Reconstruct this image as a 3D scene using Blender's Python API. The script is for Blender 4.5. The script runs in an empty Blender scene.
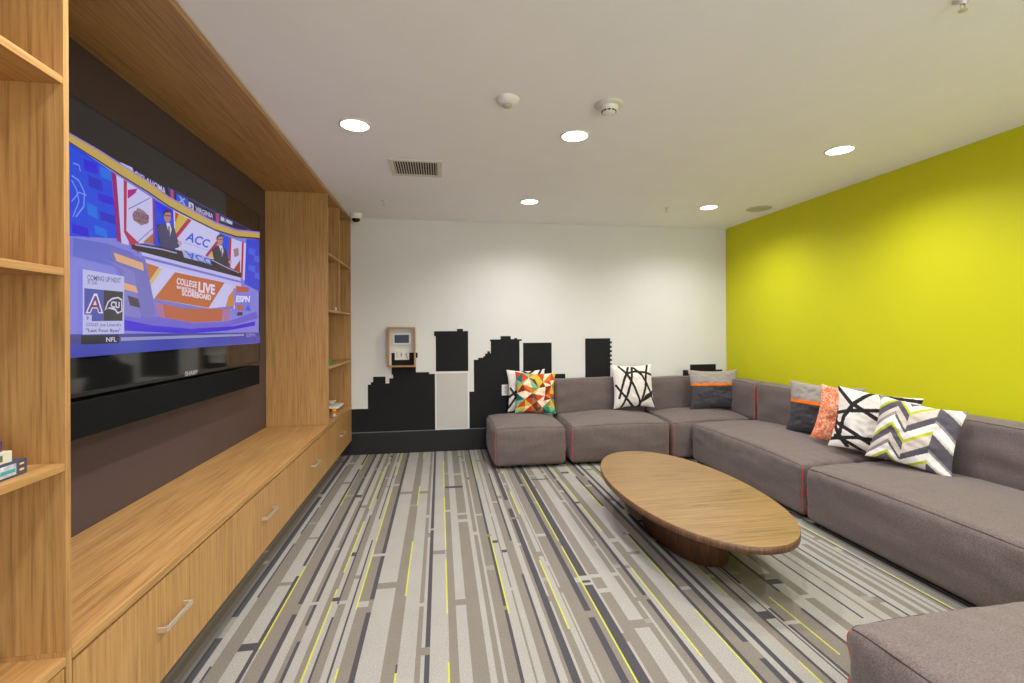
import bpy, bmesh, math, random
from mathutils import Vector, Matrix, noise
C = bpy.context.scene.collection
PI = math.pi
SC = bpy.context.scene

# ------------------------------------------------------------------ measures
CEIL = 2.60
BACK = 5.365      # back wall
RIGHT = 3.51    # lime wall
CABX = -0.96     # front plane of the joinery
NICHE = -1.47    # brown wall behind the television
BENCH = 0.551

# ------------------------------------------------------------------ materials
def lin(c):
    out = []
    for v in c:
        v = v / 255.0
        out.append(v / 12.92 if v <= 0.04045 else ((v + 0.055) / 1.055) ** 2.4)
    return tuple(out) + (1.0,)

def new_mat(name):
    m = bpy.data.materials.new(name)
    m.use_nodes = True
    nt = m.node_tree
    b = nt.nodes['Principled BSDF']
    return m, nt, b

def coords(nt, scale=(1, 1, 1), rot=(0, 0, 0)):
    tc = nt.nodes.new('ShaderNodeTexCoord')
    mp = nt.nodes.new('ShaderNodeMapping')
    mp.inputs['Scale'].default_value = scale
    mp.inputs['Rotation'].default_value = rot
    nt.links.new(tc.outputs['Object'], mp.inputs['Vector'])
    return mp.outputs['Vector']

def ramp(nt, fac, stops):
    r = nt.nodes.new('ShaderNodeValToRGB')
    el = r.color_ramp.elements
    while len(el) < len(stops):
        el.new(0.5)
    for e, (p, c) in zip(el, stops):
        e.position = p
        e.color = c
    nt.links.new(fac, r.inputs['Fac'])
    return r.outputs['Color']

def noise_tex(nt, vec, scale, detail=4, rough=0.55, dist=0.0):
    n = nt.nodes.new('ShaderNodeTexNoise')
    n.inputs['Scale'].default_value = scale
    n.inputs['Detail'].default_value = detail
    n.inputs['Roughness'].default_value = rough
    n.inputs['Distortion'].default_value = dist
    nt.links.new(vec, n.inputs['Vector'])
    return n.outputs['Fac']

def bump(nt, b, h, strength, dist=0.002):
    bp = nt.nodes.new('ShaderNodeBump')
    bp.inputs['Strength'].default_value = strength
    bp.inputs['Distance'].default_value = dist
    nt.links.new(h, bp.inputs['Height'])
    nt.links.new(bp.outputs['Normal'], b.inputs['Normal'])

def plain(name, rgb, rough=0.5, metal=0.0, grain=0.03, scale=60, bmp=0.0, spec=0.5):
    m, nt, b = new_mat(name)
    c = lin(rgb)
    v = coords(nt)
    n = noise_tex(nt, v, scale, 3)
    lo = tuple(max(0, x * (1 - grain)) for x in c[:3]) + (1,)
    hi = tuple(min(1, x * (1 + grain)) for x in c[:3]) + (1,)
    nt.links.new(ramp(nt, n, [(0.3, lo), (0.7, hi)]), b.inputs['Base Color'])
    b.inputs['Roughness'].default_value = rough
    b.inputs['Metallic'].default_value = metal
    b.inputs['Specular IOR Level'].default_value = spec
    if bmp:
        bump(nt, b, n, bmp)
    return m

def wood(name, dark, mid, light, axis, rough=0.42, fine=1.0, rings=1.0):
    """long fine grain running along axis"""
    m, nt, b = new_mat(name)
    s = [85 * fine] * 3
    s['xyz'.index(axis)] = 2.6
    v = coords(nt, tuple(s))
    n1 = noise_tex(nt, v, 1.0, 6, 0.65, 0.3)
    s2 = [6.0 * rings] * 3
    s2['xyz'.index(axis)] = 0.35
    v2 = coords(nt, tuple(s2))
    n2 = noise_tex(nt, v2, 1.0, 3, 0.5, 0.6)
    mx = nt.nodes.new('ShaderNodeMath'); mx.operation = 'MULTIPLY_ADD'
    nt.links.new(n1, mx.inputs[0]); mx.inputs[1].default_value = 0.86
    m2 = nt.nodes.new('ShaderNodeMath'); m2.operation = 'MULTIPLY'
    nt.links.new(n2, m2.inputs[0]); m2.inputs[1].default_value = 0.20
    nt.links.new(m2.outputs[0], mx.inputs[2])
    col = ramp(nt, mx.outputs[0], [(0.33, lin(dark)), (0.52, lin(mid)), (0.72, lin(light))])
    nt.links.new(col, b.inputs['Base Color'])
    b.inputs['Roughness'].default_value = rough
    bump(nt, b, n1, 0.12, 0.001)
    return m

OAK = ((134, 95, 52), (177, 133, 80), (195, 154, 100))
M = {}
for ax in 'xyz':
    M['oak_' + ax] = wood('oak_veneer_' + ax, *OAK, axis=ax)
M['table_top'] = wood('table_oak', (100, 76, 46), (138, 107, 68), (156, 125, 84), 'x', 0.38, 1.0, 1.2)
M['table_edge'] = wood('table_walnut_edge', (66, 42, 28), (98, 66, 45), (128, 92, 66), 'z', 0.4)
M['table_base'] = wood('table_walnut', (74, 48, 34), (106, 73, 52), (130, 93, 68), 'z', 0.38, 0.7, 1.4)
M['frame_oak'] = plain('box_oak', (176, 130, 80), 0.45, grain=0.1)
M['wall'] = plain('white_wall_paint', (222, 221, 220), 0.75, grain=0.012, scale=3, spec=0.2)
M['patch'] = plain('grey_wall_paint', (196, 192, 188), 0.6, grain=0.015, scale=6, spec=0.3)
M['ceiling'] = plain('ceiling_paint', (243, 242, 247), 0.9, grain=0.01, scale=4, spec=0.1)
M['lime'] = plain('lime_wall_paint', (204, 203, 26), 0.6, grain=0.015, scale=3, spec=0.25)
M['brown'] = plain('brown_wall_paint', (78, 64, 67), 0.38, grain=0.03, scale=150, spec=0.4)
M['black'] = plain('black_wall_paint', (35, 35, 36), 0.8, grain=0.06, scale=40, spec=0.15)
M['baseboard'] = plain('black_vinyl_base', (24, 24, 25), 0.7, grain=0.08, scale=30)
M['base_lip'] = plain('base_lip', (110, 112, 118), 0.3)
M['tape'] = plain('white_edge_paint', (236, 234, 230), 0.6)
M['white_plastic'] = plain('white_plastic', (232, 230, 224), 0.35)
M['offwhite'] = plain('ceiling_plastic', (214, 209, 201), 0.5)
M['grille'] = plain('speaker_mesh', (184, 178, 166), 0.7, grain=0.2, scale=400)
M['dark'] = plain('dark_slot', (38, 32, 28), 0.7)
M['black_plastic'] = plain('black_plastic', (26, 26, 28), 0.35)
M['black_cloth'] = plain('soundbar_cloth', (22, 22, 24), 0.9, grain=0.3, scale=500, bmp=0.2, spec=.1)
M['glass_black'] = plain('black_screen_glass', (24, 24, 25), 0.06, grain=0.0, spec=0.7)
M['steel'] = plain('brushed_steel', (225, 216, 205), 0.38, 0.8, 0.08, 200)
M['silver'] = plain('silver', (200, 200, 205), 0.3, 0.6)
M['gold'] = plain('brass_wire', (190, 150, 80), 0.35, 0.7)
M['foot'] = plain('black_sofa_foot', (22, 21, 22), 0.6)
M['green'] = plain('green_card', (40, 140, 60), 0.5)
M['orange_plastic'] = plain('orange_plastic', (225, 130, 40), 0.5)
M['yellow_plastic'] = plain('yellow_plastic', (225, 200, 50), 0.5)
M['screen_blue'] = plain('panel_display', (70, 78, 100), 0.15)

def knots(m, dark):
    nt = m.node_tree; b = nt.nodes['Principled BSDF']
    src = b.inputs['Base Color'].links[0].from_socket
    v = coords(nt, (1.4, 16, 1))
    wv = nt.nodes.new('ShaderNodeTexNoise'); wv.inputs['Scale'].default_value = 1.3; wv.inputs['Detail'].default_value = 6; wv.inputs['Distortion'].default_value = 1.2
    nt.links.new(v, wv.inputs['Vector'])
    msk = ramp(nt, wv.outputs['Fac'], [(.60, (0, 0, 0, 1)), (.66, (1, 1, 1, 1)), (.70, (0, 0, 0, 1))])
    mix = nt.nodes.new('ShaderNodeMixRGB'); mix.inputs[2].default_value = lin(dark)
    nt.links.new(msk, mix.inputs['Fac']); nt.links.new(src, mix.inputs[1])
    nt.links.new(mix.outputs[0], b.inputs['Base Color'])
knots(M['table_top'], (108, 80, 48))

def fabric(name, rgb, weave=900, grain=0.12, rough=0.95, bmp=0.25, sheen=0.15):
    m, nt, b = new_mat(name)
    v = coords(nt)
    n = noise_tex(nt, v, weave, 2, 0.6)
    n2 = noise_tex(nt, v, 14, 3, 0.5)
    c = lin(rgb)
    lo = tuple(x * (1 - grain) for x in c[:3]) + (1,)
    hi = tuple(min(1, x * (1 + grain)) for x in c[:3]) + (1,)
    c1 = ramp(nt, n, [(0.3, lo), (0.7, hi)])
    mix = nt.nodes.new('ShaderNodeMixRGB'); mix.blend_type = 'MULTIPLY'
    mix.inputs['Fac'].default_value = 1.0
    nt.links.new(c1, mix.inputs[1])
    nt.links.new(ramp(nt, n2, [(0.3, (0.94, 0.94, 0.94, 1)), (0.7, (1, 1, 1, 1))]), mix.inputs[2])
    nt.links.new(mix.outputs[0], b.inputs['Base Color'])
    b.inputs['Roughness'].default_value = rough
    b.inputs['Specular IOR Level'].default_value = 0.2
    b.inputs['Sheen Weight'].default_value = sheen
    bump(nt, b, n, bmp, 0.001)
    return m

M['sofa'] = fabric('taupe_sofa_fabric', (111, 99, 97), 200, .32, .95, .5)
M['piping'] = fabric('dark_piping', (62, 54, 54))
M['redseam'] = fabric('coral_stitching', (214, 78, 52))
for nm, rgb in dict(p_white=(232, 226, 222), p_ink=(44, 40, 40), p_lgrey=(158, 150, 146), p_dgrey=(74, 72, 78),
                    p_zip=(240, 118, 24), p_orange=(236, 128, 84), p_orange2=(246, 188, 160),
                    c_white=(240, 238, 234), c_beige=(206, 196, 186), c_slate=(92, 88, 98), c_lime=(184, 188, 44), c_mauve=(150, 140, 146),
                    g_red=(204, 70, 38), g_orange=(224, 118, 48), g_yellow=(206, 184, 66), g_cream=(240, 220, 190), g_mint=(126, 190, 152),
                    g_teal=(20, 106, 100), g_maroon=(118, 48, 42), g_olive=(140, 128, 78), g_green=(50, 150, 110)).items():
    M[nm] = fabric('cloth_' + nm[2:] + '_' + nm[0], rgb, 700, 0.05, 0.9, 0.12, 0.05)

def carpet(name, rgb):
    m, nt, b = new_mat(name)
    v = coords(nt)
    n = noise_tex(nt, v, 150, 4, 0.85)
    n2 = noise_tex(nt, v, 5, 3, 0.5)
    c = lin(rgb)
    lo = tuple(x * 0.72 for x in c[:3]) + (1,)
    hi = tuple(min(1, x * 1.22) for x in c[:3]) + (1,)
    mix = nt.nodes.new('ShaderNodeMixRGB'); mix.blend_type = 'MULTIPLY'; mix.inputs['Fac'].default_value = 1
    nt.links.new(ramp(nt, n, [(0.3, lo), (0.7, hi)]), mix.inputs[1])
    nt.links.new(ramp(nt, n2, [(0.3, (0.93, 0.93, 0.93, 1)), (0.7, (1, 1, 1, 1))]), mix.inputs[2])
    nt.links.new(mix.outputs[0], b.inputs['Base Color'])
    b.inputs['Roughness'].default_value = 1.0
    b.inputs['Specular IOR Level'].default_value = 0.05
    bump(nt, b, n, 0.6, 0.004)
    return m

CARPET = {'L': carpet('carpet_light', (163, 159, 154)), 'T': carpet('carpet_taupe', (130, 123, 115)),
          'M': carpet('carpet_grey', (146, 141, 134)), 'D': carpet('carpet_slate', (80, 77, 82)),
          'B': carpet('carpet_brown', (120, 108, 90)), 'Y': carpet('carpet_lime', (196, 196, 76))}

def emissive(name, rgb, strength=1.0, gloss=True):
    m, nt, b = new_mat(name)
    b.inputs['Base Color'].default_value = (0.01, 0.01, 0.01, 1)
    b.inputs['Roughness'].default_value = 0.15
    b.inputs['Emission Color'].default_value = lin(rgb)
    b.inputs['Emission Strength'].default_value = strength
    return m

# ------------------------------------------------------------------ builders
def link(name, bm, mats, parent=None, smooth=False):
    me = bpy.data.meshes.new(name)
    bm.normal_update()
    bm.to_mesh(me)
    bm.free()
    if not isinstance(mats, (list, tuple)):
        mats = [mats]
    for m in mats:
        me.materials.append(m)
    if smooth:
        for p in me.polygons:
            p.use_smooth = True
    o = bpy.data.objects.new(name, me)
    C.objects.link(o)
    if parent is not None:
        o.parent = parent
    return o

def tag(o, label=None, cat=None, group=None, kind=None):
    if label: o['label'] = label
    if cat: o['category'] = cat
    if group: o['group'] = group
    if kind: o['kind'] = kind
    return o

def thing(name, label, cat, loc=(0, 0, 0), rot=0.0, group=None):
    o = bpy.data.objects.new(name, None)
    o.empty_display_size = 0.05
    C.objects.link(o)
    o.location = loc
    o.rotation_euler = (0, 0, rot)
    return tag(o, label, cat, group)

def box(bm, x0, x1, y0, y1, z0, z1, bev=0.0, mi=0):
    vs = [bm.verts.new((x, y, z)) for x in (x0, x1) for y in (y0, y1) for z in (z0, z1)]
    idx = [(0, 1, 3, 2), (4, 6, 7, 5), (0, 4, 5, 1), (2, 3, 7, 6), (0, 2, 6, 4), (1, 5, 7, 3)]
    fs = [bm.faces.new([vs[i] for i in f]) for f in idx]
    for f in fs: f.material_index = mi
    if bev > 0:
        es = set()
        for f in fs:
            es.update(f.edges)
        bmesh.ops.bevel(bm, geom=list(es), offset=bev, segments=2, profile=0.7, affect='EDGES', clamp_overlap=True)
    return bm

def B(*a, bev=0.0):
    return box(bmesh.new(), *a, bev=bev)

def lathe(bm, cx, cy, prof, n=32, mi=0, cz=0.0):
    """prof: list of (radius, z) from the axis outwards; rings joined"""
    rings = []
    for r, z in prof:
        if r < 1e-6:
            rings.append([bm.verts.new((cx, cy, cz + z))])
        else:
            rings.append([bm.verts.new((cx + r * math.cos(2 * PI * k / n), cy + r * math.sin(2 * PI * k / n), cz + z)) for k in range(n)])
    for a, b in zip(rings, rings[1:]):
        for k in range(n):
            k2 = (k + 1) % n
            if len(a) == 1 and len(b) == 1: continue
            if len(a) == 1: f = bm.faces.new((a[0], b[k], b[k2]))
            elif len(b) == 1: f = bm.faces.new((a[k], b[0], a[k2]))
            else: f = bm.faces.new((a[k], b[k], b[k2], a[k2]))
            f.material_index = mi
            f.smooth = True
    return bm

def tube(bm, pts, r, n=6, mi=0):
    pts = [Vector(p) for p in pts]
    rings = []
    for i, p in enumerate(pts):
        t = (pts[min(i + 1, len(pts) - 1)] - pts[max(i - 1, 0)]).normalized()
        up = Vector((0, 0, 1)) if abs(t.z) < 0.9 else Vector((1, 0, 0))
        a = t.cross(up).normalized(); b = t.cross(a).normalized()
        rings.append([bm.verts.new(p + a * (r * math.cos(2 * PI * k / n)) + b * (r * math.sin(2 * PI * k / n))) for k in range(n)])
    for A, Bq in zip(rings, rings[1:]):
        for k in range(n):
            f = bm.faces.new((A[k], A[(k + 1) % n], Bq[(k + 1) % n], Bq[k])); f.material_index = mi; f.smooth = True
    for R_ in (rings[0], rings[-1]):
        f = bm.faces.new(R_); f.material_index = mi
    bmesh.ops.recalc_face_normals(bm, faces=bm.faces)
    return bm

# ------------------------------------------------------------------ camera
YAW, ROLL, F, HY = math.radians(8.7), math.radians(-0.3), 470.0, 328.2
fw = Vector((math.sin(YAW), math.cos(YAW), 0))
r0 = Vector((math.cos(YAW), -math.sin(YAW), 0))
u0 = Vector((0, 0, 1))
Rv = r0 * math.cos(ROLL) + u0 * math.sin(ROLL)
Uv = u0 * math.cos(ROLL) - r0 * math.sin(ROLL)
EYE = Vector((0, 0, 1.383))
cam_d = bpy.data.cameras.new('camera')
cam = bpy.data.objects.new('camera', cam_d)
C.objects.link(cam)
cam_d.sensor_fit = 'HORIZONTAL'; cam_d.sensor_width = 36
cam_d.lens = 36 * F / 1024
cam_d.shift_y = (HY - 341.5) / 1024
cam_d.clip_start = 0.02
cam.matrix_world = Matrix(((Rv.x, Uv.x, -fw.x, EYE.x), (Rv.y, Uv.y, -fw.y, EYE.y), (Rv.z, Uv.z, -fw.z, EYE.z), (0, 0, 0, 1)))
SC.camera = cam

def ray(px, py):
    return fw + Rv * ((px - 512) / F) - Uv * ((py - HY) / F)
def on_x(px, py, X):
    v = ray(px, py); return EYE + v * ((X - EYE.x) / v.x)
def on_y(px, py, Y):
    v = ray(px, py); return EYE + v * ((Y - EYE.y) / v.y)

# ------------------------------------------------------------------ room shell
REAR = -2.6
def structure(name, bm, m, parent=None, smooth=False):
    o = link(name, bm, m, parent, smooth)
    o['kind'] = 'structure'
    return o
structure('ceiling', B(-1.7, RIGHT + .1, REAR - .1, BACK + .1, CEIL, CEIL + .1), M['ceiling'])
structure('wall_back', B(-1.7, RIGHT + .1, BACK, BACK + .1, -.05, CEIL), M['wall'])
structure('wall_right', B(RIGHT, RIGHT + .1, REAR - .1, BACK, -.05, CEIL), M['lime'])
structure('wall_left', B(NICHE - .12, NICHE, REAR - .1, BACK, -.05, CEIL), M['brown'])
bm = bmesh.new()
box(bm, -1.47, 0.2, REAR - .1, REAR, 0, CEIL)
box(bm, 0.2, 3.1, REAR - .1, REAR, 2.35, CEIL)
box(bm, 3.1, RIGHT, REAR - .1, REAR, 0, CEIL)
structure('wall_rear', bm, M['wall'])
structure('baseboard_back', B(CABX - .138, 3.47, BACK - .012, BACK - .0005, 0.001, .238, bev=.002), M['baseboard'])
structure('trim_1', B(CABX + .002, 3.47, BACK - .014, BACK - .0005, .2385, .245), M['base_lip'])
structure('baseboard_right', B(RIGHT - .012, RIGHT - .0005, REAR, BACK - .015, 0.001, .1, bev=.002), M['baseboard'])

# carpet: real stripes along the room, each column broken into lengths
cols = [(-1.2, 'T'), (-1.092, 'T'), (-1.069, 'B'), (-1.042, 'T'), (-1.017, 'M'), (-1.001, 'D'), (-0.969, 'L'), (-0.942, 'd'), (-0.933, 'T'), (-0.869, 'L'), (-0.803, 'D'), (-0.785, 'y'), (-0.774, 'T'), (-0.715, 'D'), (-0.692, 'L'), (-0.651, 'T'), (-0.632, 'D'), (-0.617, 'L'), (-0.575, 'T'), (-0.551, 'Y'), (-0.54, 'L'), (-0.521, 'd'), (-0.512, 'T'), (-0.476, 'L'), (-0.449, 'd'), (-0.44, 'L'), (-0.421, 'Y'), (-0.41, 'T'), (-0.363, 'D'), (-0.34, 'L'), (-0.24, 'T'), (-0.187, 'y'), (-0.177, 'L'), (-0.109, 'T'), (-0.087, 'L'), (-0.071, 'D'), (-0.05, 'L'), (0.024, 'Y'), (0.035, 'T'), (0.07, 'L'), (0.121, 'T'), (0.189, 'L'), (0.216, 'T'), (0.241, 'L'), (0.255, 'T'), (0.305, 'D'), (0.32, 'y'), (0.33, 'L'), (0.363, 'T'), (0.372, 'L'), (0.403, 'T'), (0.444, 'd'), (0.457, 'L'), (0.489, 'T'), (0.505, 'D'), (0.538, 'L'), (0.55, 'T'), (0.575, 'y'), (0.583, 'L'), (0.61, 'T'), (0.617, 'L'), (0.628, 'T'), (0.691, 'D'), (0.723, 'T'), (0.75, 'Y'), (0.76, 'D'), (0.804, 'L'), (0.817, 'T'), (0.875, 'L'), (0.947, 'T'), (0.978, 'L'), (0.992, 'T'), (1.028, 'D'), (1.05, 'L'), (1.077, 'Y'), (1.09, 'T'), (1.135, 'L'), (1.208, 'L'), (1.225, 'Y'), (1.236, 'd'), (1.252, 'T'), (1.307, 'D'), (1.335, 'L'), (1.365, 'D'), (1.39, 'L'), (1.456, 'Y'), (1.469, 'T'), (1.5, 'D'), (1.515, 'L'), (1.567, 'D'), (1.575, 'L'), (1.585, 'd'), (1.6, 'T'), (1.655, 'y'), (1.665, 'T'), (1.737, 'D'), (1.754, 'L'), (1.825, 'T'), (1.88, 'L'), (1.968, 'D'), (1.981, 'L'), (2.045, 'T'), (2.061, 'L'), (2.11, 'T'), (2.166, 'L'), (2.2, 'd'), (2.214, 'L'), (2.258, 'T'), (2.30, 'L'), (2.33, 'T'), (2.36, 'L'), (2.386, 'T'), (2.403, 'L'), (2.432, 'T'), (2.455, 'd'), (2.467, 'Y'), (2.478, 'L'), (2.536, 'T'), (2.559, 'D'), (2.583, 'L'), (2.629, 'T'), (2.698, 'L'), (2.744, 'D'), (2.78, 'T'), (2.85, 'L'), (2.9, 'T'), (2.94, 'd'), (2.95, 'L'), (3.02, 'T'), (3.05, 'Y'), (3.06, 'L'), (3.12, 'D'), (3.15, 'T'), (3.22, 'L'), (3.26, 'T'), (3.3, 'L'), (3.37, 'd'), (3.38, 'T'), (3.45, 'L')]
cols = [(x if i == 0 or cols[i - 1][1] not in 'Yy' else cols[i - 1][0] + .0075, c) for i, (x, c) in enumerate(cols)]
rng = random.Random(11)
YA, YB = REAR - .1, BACK + .0
seg = []   # per column: list of (y0, y1, colour)
def base_of(c): return {'d': 'D', 'y': 'Y'}.get(c, c)
for i, (x, c) in enumerate(cols):
    alt = cols[max(0, i - 1)][1]
    alt = base_of(alt)
    out = []
    if c in 'Yy' or c in 'dD':
        y = YA + rng.uniform(0, .6)
        cur = YA
        share = dict(Y=(.5, 1.5, .05, .5), y=(.35, .9, .4, 1.3), D=(1.4, 3.4, .02, .2), d=(.6, 1.6, .06, .5))[c]
        while cur < YB:
            n1 = rng.uniform(share[0], share[1]); n2 = rng.uniform(share[2], share[3])
            out.append((cur, min(YB, cur + n1), base_of(c))); cur += n1
            if cur < YB:
                out.append((cur, min(YB, cur + n2), alt if alt not in 'YD' else 'L')); cur += n2
    elif c == 'T' and i > 0:
        cur = YA - rng.uniform(0, 1.2)
        while cur < YB:
            n1 = rng.uniform(.7, 2.3); n2 = rng.choice([.03, .04, .05])
            out.append((max(cur, YA), min(YB, cur + n1), c)) if cur + n1 > YA else None
            cur += n1
            if cur < YB and cur + n2 > YA:
                out.append((max(cur, YA), min(YB, cur + n2), 'L' if rng.random() < .65 else 'M'))
            cur += n2
    else:
        cur = YA - rng.uniform(0, 2)
        while cur < YB:
            n1 = rng.uniform(1.2, 4.0); n2 = rng.choice([.035, .05, .06])
            out.append((max(cur, YA), min(YB, cur + n1), c)) if cur + n1 > YA else None
            cur += n1
            if cur < YB and cur + n2 > YA and i > 6:
                out.append((max(cur, YA), min(YB, cur + n2), rng.choice('TTD') if i % 3 else 'T'))
            elif cur < YB and cur + n2 > YA:
                out.append((max(cur, YA), min(YB, cur + n2), c))
            cur += n2
    seg.append(out)
# short cross bars that join neighbouring stripes
for _ in range(70):
    i = rng.randrange(3, len(cols) - 4); span = rng.choice([1, 2, 2, 3])
    y = rng.uniform(.5, YB - .1); ln = rng.choice([.025, .035, .05]); k = rng.choice('LLLDDTT')
    for q in range(i, i + span):
        new = []
        for a, b, c in seg[q]:
            if b <= y or a >= y + ln: new.append((a, b, c)); continue
            if a < y: new.append((a, y, c))
            if b > y + ln: new.append((y + ln, b, c))
        new.append((y, y + ln, k))
        seg[q] = new
bm = bmesh.new()
keys = list('LTMDBY')
right_edges = [c[0] for c in cols[1:]] + [RIGHT]
for (x, c), x1, out in zip(cols, right_edges, seg):
    for a, b, k in out:
        f = bm.faces.new([bm.verts.new(p) for p in ((x, a, 0), (x1, a, 0), (x1, b, 0), (x, b, 0))])
        f.material_index = keys.index(k)
f = bm.faces.new([bm.verts.new(p) for p in ((NICHE, YA, 0), (cols[0][0], YA, 0), (cols[0][0], YB, 0), (NICHE, YB, 0))])
f.material_index = 4
box(bm, -1.7, RIGHT + .1, YA, BACK + .1, -.05, -.003, mi=1)
structure('floor', bm, [CARPET[k] for k in keys])

# ------------------------------------------------------------------ painted skyline on the back wall
def z7(a, b): return on_y(340 + a / 4.018, 300 + b / 4.018, BACK)
def z8(a, b): return on_y(480 + a / 3.657, 320 + b / 3.657, BACK)
def decal(name, pts, m, label, cat, t=.003, y=BACK, group=None):
    bm = bmesh.new()
    fr = [bm.verts.new((x, y - t, z)) for x, z in pts]
    bk = [bm.verts.new((x, y - .0004, z)) for x, z in pts]
    n = len(pts)
    bm.faces.new(fr)
    bm.faces.new(bk[::-1])
    for i in range(n):
        j = (i + 1) % n
        bm.faces.new((fr[i], bk[i], bk[j], fr[j]))
    bmesh.ops.recalc_face_normals(bm, faces=bm.faces)
    return tag(link(name, bm, m), label, cat, group)
def snap(pts, fn):
    return [(fn(a, b).x, fn(a, b).z) for a, b in pts]
def ortho(pts, fn, zb=None):
    """measure the outline, then square it up: runs of equal a share x, equal b share z"""
    P = snap(pts, fn)
    xs, zs = {}, {}
    for (a, b), (x, z) in zip(pts, P):
        xs.setdefault(a, []).append(x); zs.setdefault(b, []).append(z)
    out = []
    for (a, b) in pts:
        x = sum(xs[a]) / len(xs[a]); z = sum(zs[b]) / len(zs[b])
        if zb is not None and b >= 520: z = zb
        out.append((x, z))
    return out
sky1 = [(45, 540), (45, 438), (112, 438), (112, 340), (124, 340), (124, 330), (133, 330), (133, 308), (183, 308), (183, 335), (198, 335), (198, 315), (213, 315), (213, 300),
        (207, 300), (207, 212), (312, 212), (312, 232), (305, 232), (305, 290), (358, 290), (358, 297), (382, 297), (382, 540)]
decal('skyline_decal', ortho(sky1, z7, .246), M['black'], 'black painted stepped building shape behind the oak wall box', 'wall mural', group='black building shapes on the back wall')
sky2 = [(385, 286), (385, 145), (378, 145), (378, 125), (470, 125), (470, 116), (494, 116), (494, 125), (515, 125), (515, 286)]
decal('skyline_decal', ortho(sky2, z7), M['black'], 'square black painted block sitting directly above the grey wall panel', 'wall mural', group='black building shapes on the back wall')
sky3 = [(520, 540), (520, 368), (538, 368), (538, 240), (555, 240), (555, 232), (575, 232), (575, 226), (583, 226), (583, 215), (592, 215), (592, 206), (602, 206), (602, 214), (606, 214), (606, 165), (602, 165), (602, 158), (645, 158), (645, 145),
        (686, 145), (686, 157), (700, 157), (700, 153), (712, 153), (712, 158), (730, 158), (730, 165), (722, 165), (722, 540)]
decal('skyline_decal', ortho(sky3, z7, .246), M['black'], 'tallest black painted tower with jagged stepped roof beside the first ottoman', 'wall mural', group='black building shapes on the back wall')
sky4 = [(158, 325), (158, 83), (262, 83), (262, 197), (312, 197), (312, 325)]
decal('skyline_decal', ortho(sky4, z8), M['black'], 'plain black painted tower behind the geometric patterned pillow', 'wall mural', group='black building shapes on the back wall')
sky5 = [(385, 325), (385, 67), (476, 67), (476, 78), (482, 78), (482, 86), (476, 86), (476, 94), (482, 94), (482, 102), (476, 102), (476, 110), (482, 110), (482, 118), (476, 118), (476, 126), (482, 126), (482, 134), (476, 134),
        (476, 142), (482, 142), (482, 150), (476, 150), (476, 158), (482, 158), (482, 166), (476, 166), (476, 325)]
decal('skyline_decal', ortho(sky5, z8), M['black'], 'narrow black painted tower with toothed right edge above the sofa', 'wall mural', group='black building shapes on the back wall')
sky6 = [(742, 260), (742, 183), (768, 183), (768, 162), (862, 162), (862, 181), (886, 181), (886, 260)]
decal('skyline_decal', ortho(sky6, z8), M['black'], 'low black painted stepped roof in the corner beside the lime wall', 'wall mural', group='black building shapes on the back wall')
gp = ortho([(385, 291), (516, 291), (516, 519), (385, 519)], z7)
gx0, gx1 = gp[0][0], gp[1][0]; gz1 = gp[0][1]; gz0 = gp[2][1]
gr = thing('wall_panel', 'light grey rectangle with white edging painted between black buildings', 'wall mural', ((gx0 + gx1) / 2, BACK, gz0))
ox, oz = (gx0 + gx1) / 2, gz0
link('panel', B(gx0 + .008 - ox, gx1 - .008 - ox, -.004, -.0004, .008, gz1 - .008 - oz), M['patch'], gr)
bm = bmesh.new()
for a in ((gx0 - ox, gx1 - ox, gz1 - .008 - oz, gz1 - oz), (gx0 - ox, gx1 - ox, 0, .008), (gx0 - ox, gx0 + .008 - ox, .008, gz1 - .008 - oz), (gx1 - .008 - ox, gx1 - ox, .008, gz1 - .008 - oz)):
    box(bm, a[0], a[1], -.005, -.0004, a[2], a[3])
link('edging', bm, M['tape'], gr)

# oak box with control panels on the back wall
bx0, bx1, bz0, bz1 = -.572, -.270, .962, 1.400
dep = .085
wb = thing('wall_box', 'open oak box frame around a display and switches on the back wall', 'wall box', ((bx0 + bx1) / 2, BACK, bz0))
w2, hh = (bx1 - bx0) / 2, bz1 - bz0
bm = bmesh.new()
t = .016
box(bm, -w2, w2, -dep, -.004, 0, t, .001); box(bm, -w2, w2, -dep, -.004, hh - t, hh, .001)
box(bm, -w2, -w2 + t, -dep, -.004, t, hh - t, .001); box(bm, w2 - t, w2, -dep, -.004, t, hh - t, .001)
link('frame', bm, M['frame_oak'], wb)
wbx, wbz = (bx0 + bx1) / 2, bz0
dsp = thing('control_display', 'small white framed touch display inside the oak wall box', 'display', (wbx, BACK, bz0 + hh * .56))
link('bezel', B(-.098, .098, -.03, -.0045, 0, .125, bev=.006), M['white_plastic'], dsp)
link('screen', B(-.078, .078, -.032, -.0305, .018, .108), M['screen_blue'], dsp)
sw = thing('switch_plate', 'white multi-gang switch plate with black knobs inside the oak wall box', 'switch plate', (wbx + .01, BACK, bz0 + .075))
link('plate', B(-.088, .068, -.016, -.0045, 0, .118, bev=.003), M['white_plastic'], sw)
for k, dx in enumerate((-.06, -.015)):
    link('rocker', B(dx - .014, dx + .014, -.021, -.0165, .03, .09, bev=.002), M['offwhite'], sw)
for dx, dz in ((-.012, .062), (.036, .065)):
    bm = bmesh.new(); lathe(bm, 0, 0, [(0, .012), (.006, .012), (.007, 0), (0, 0)], 16)
    bmesh.ops.rotate(bm, verts=bm.verts, matrix=Matrix.Rotation(PI / 2, 3, 'X'))
    bmesh.ops.translate(bm, verts=bm.verts, vec=(dx, -.0165 - .005, dz))
    link('knob', bm, M['black_plastic'], sw)
bm = bmesh.new(); tube(bm, [(.038, -.024, .06), (.044, -.03, .04), (.052, -.026, .022), (.054, -.022, .008)], .003)
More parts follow.
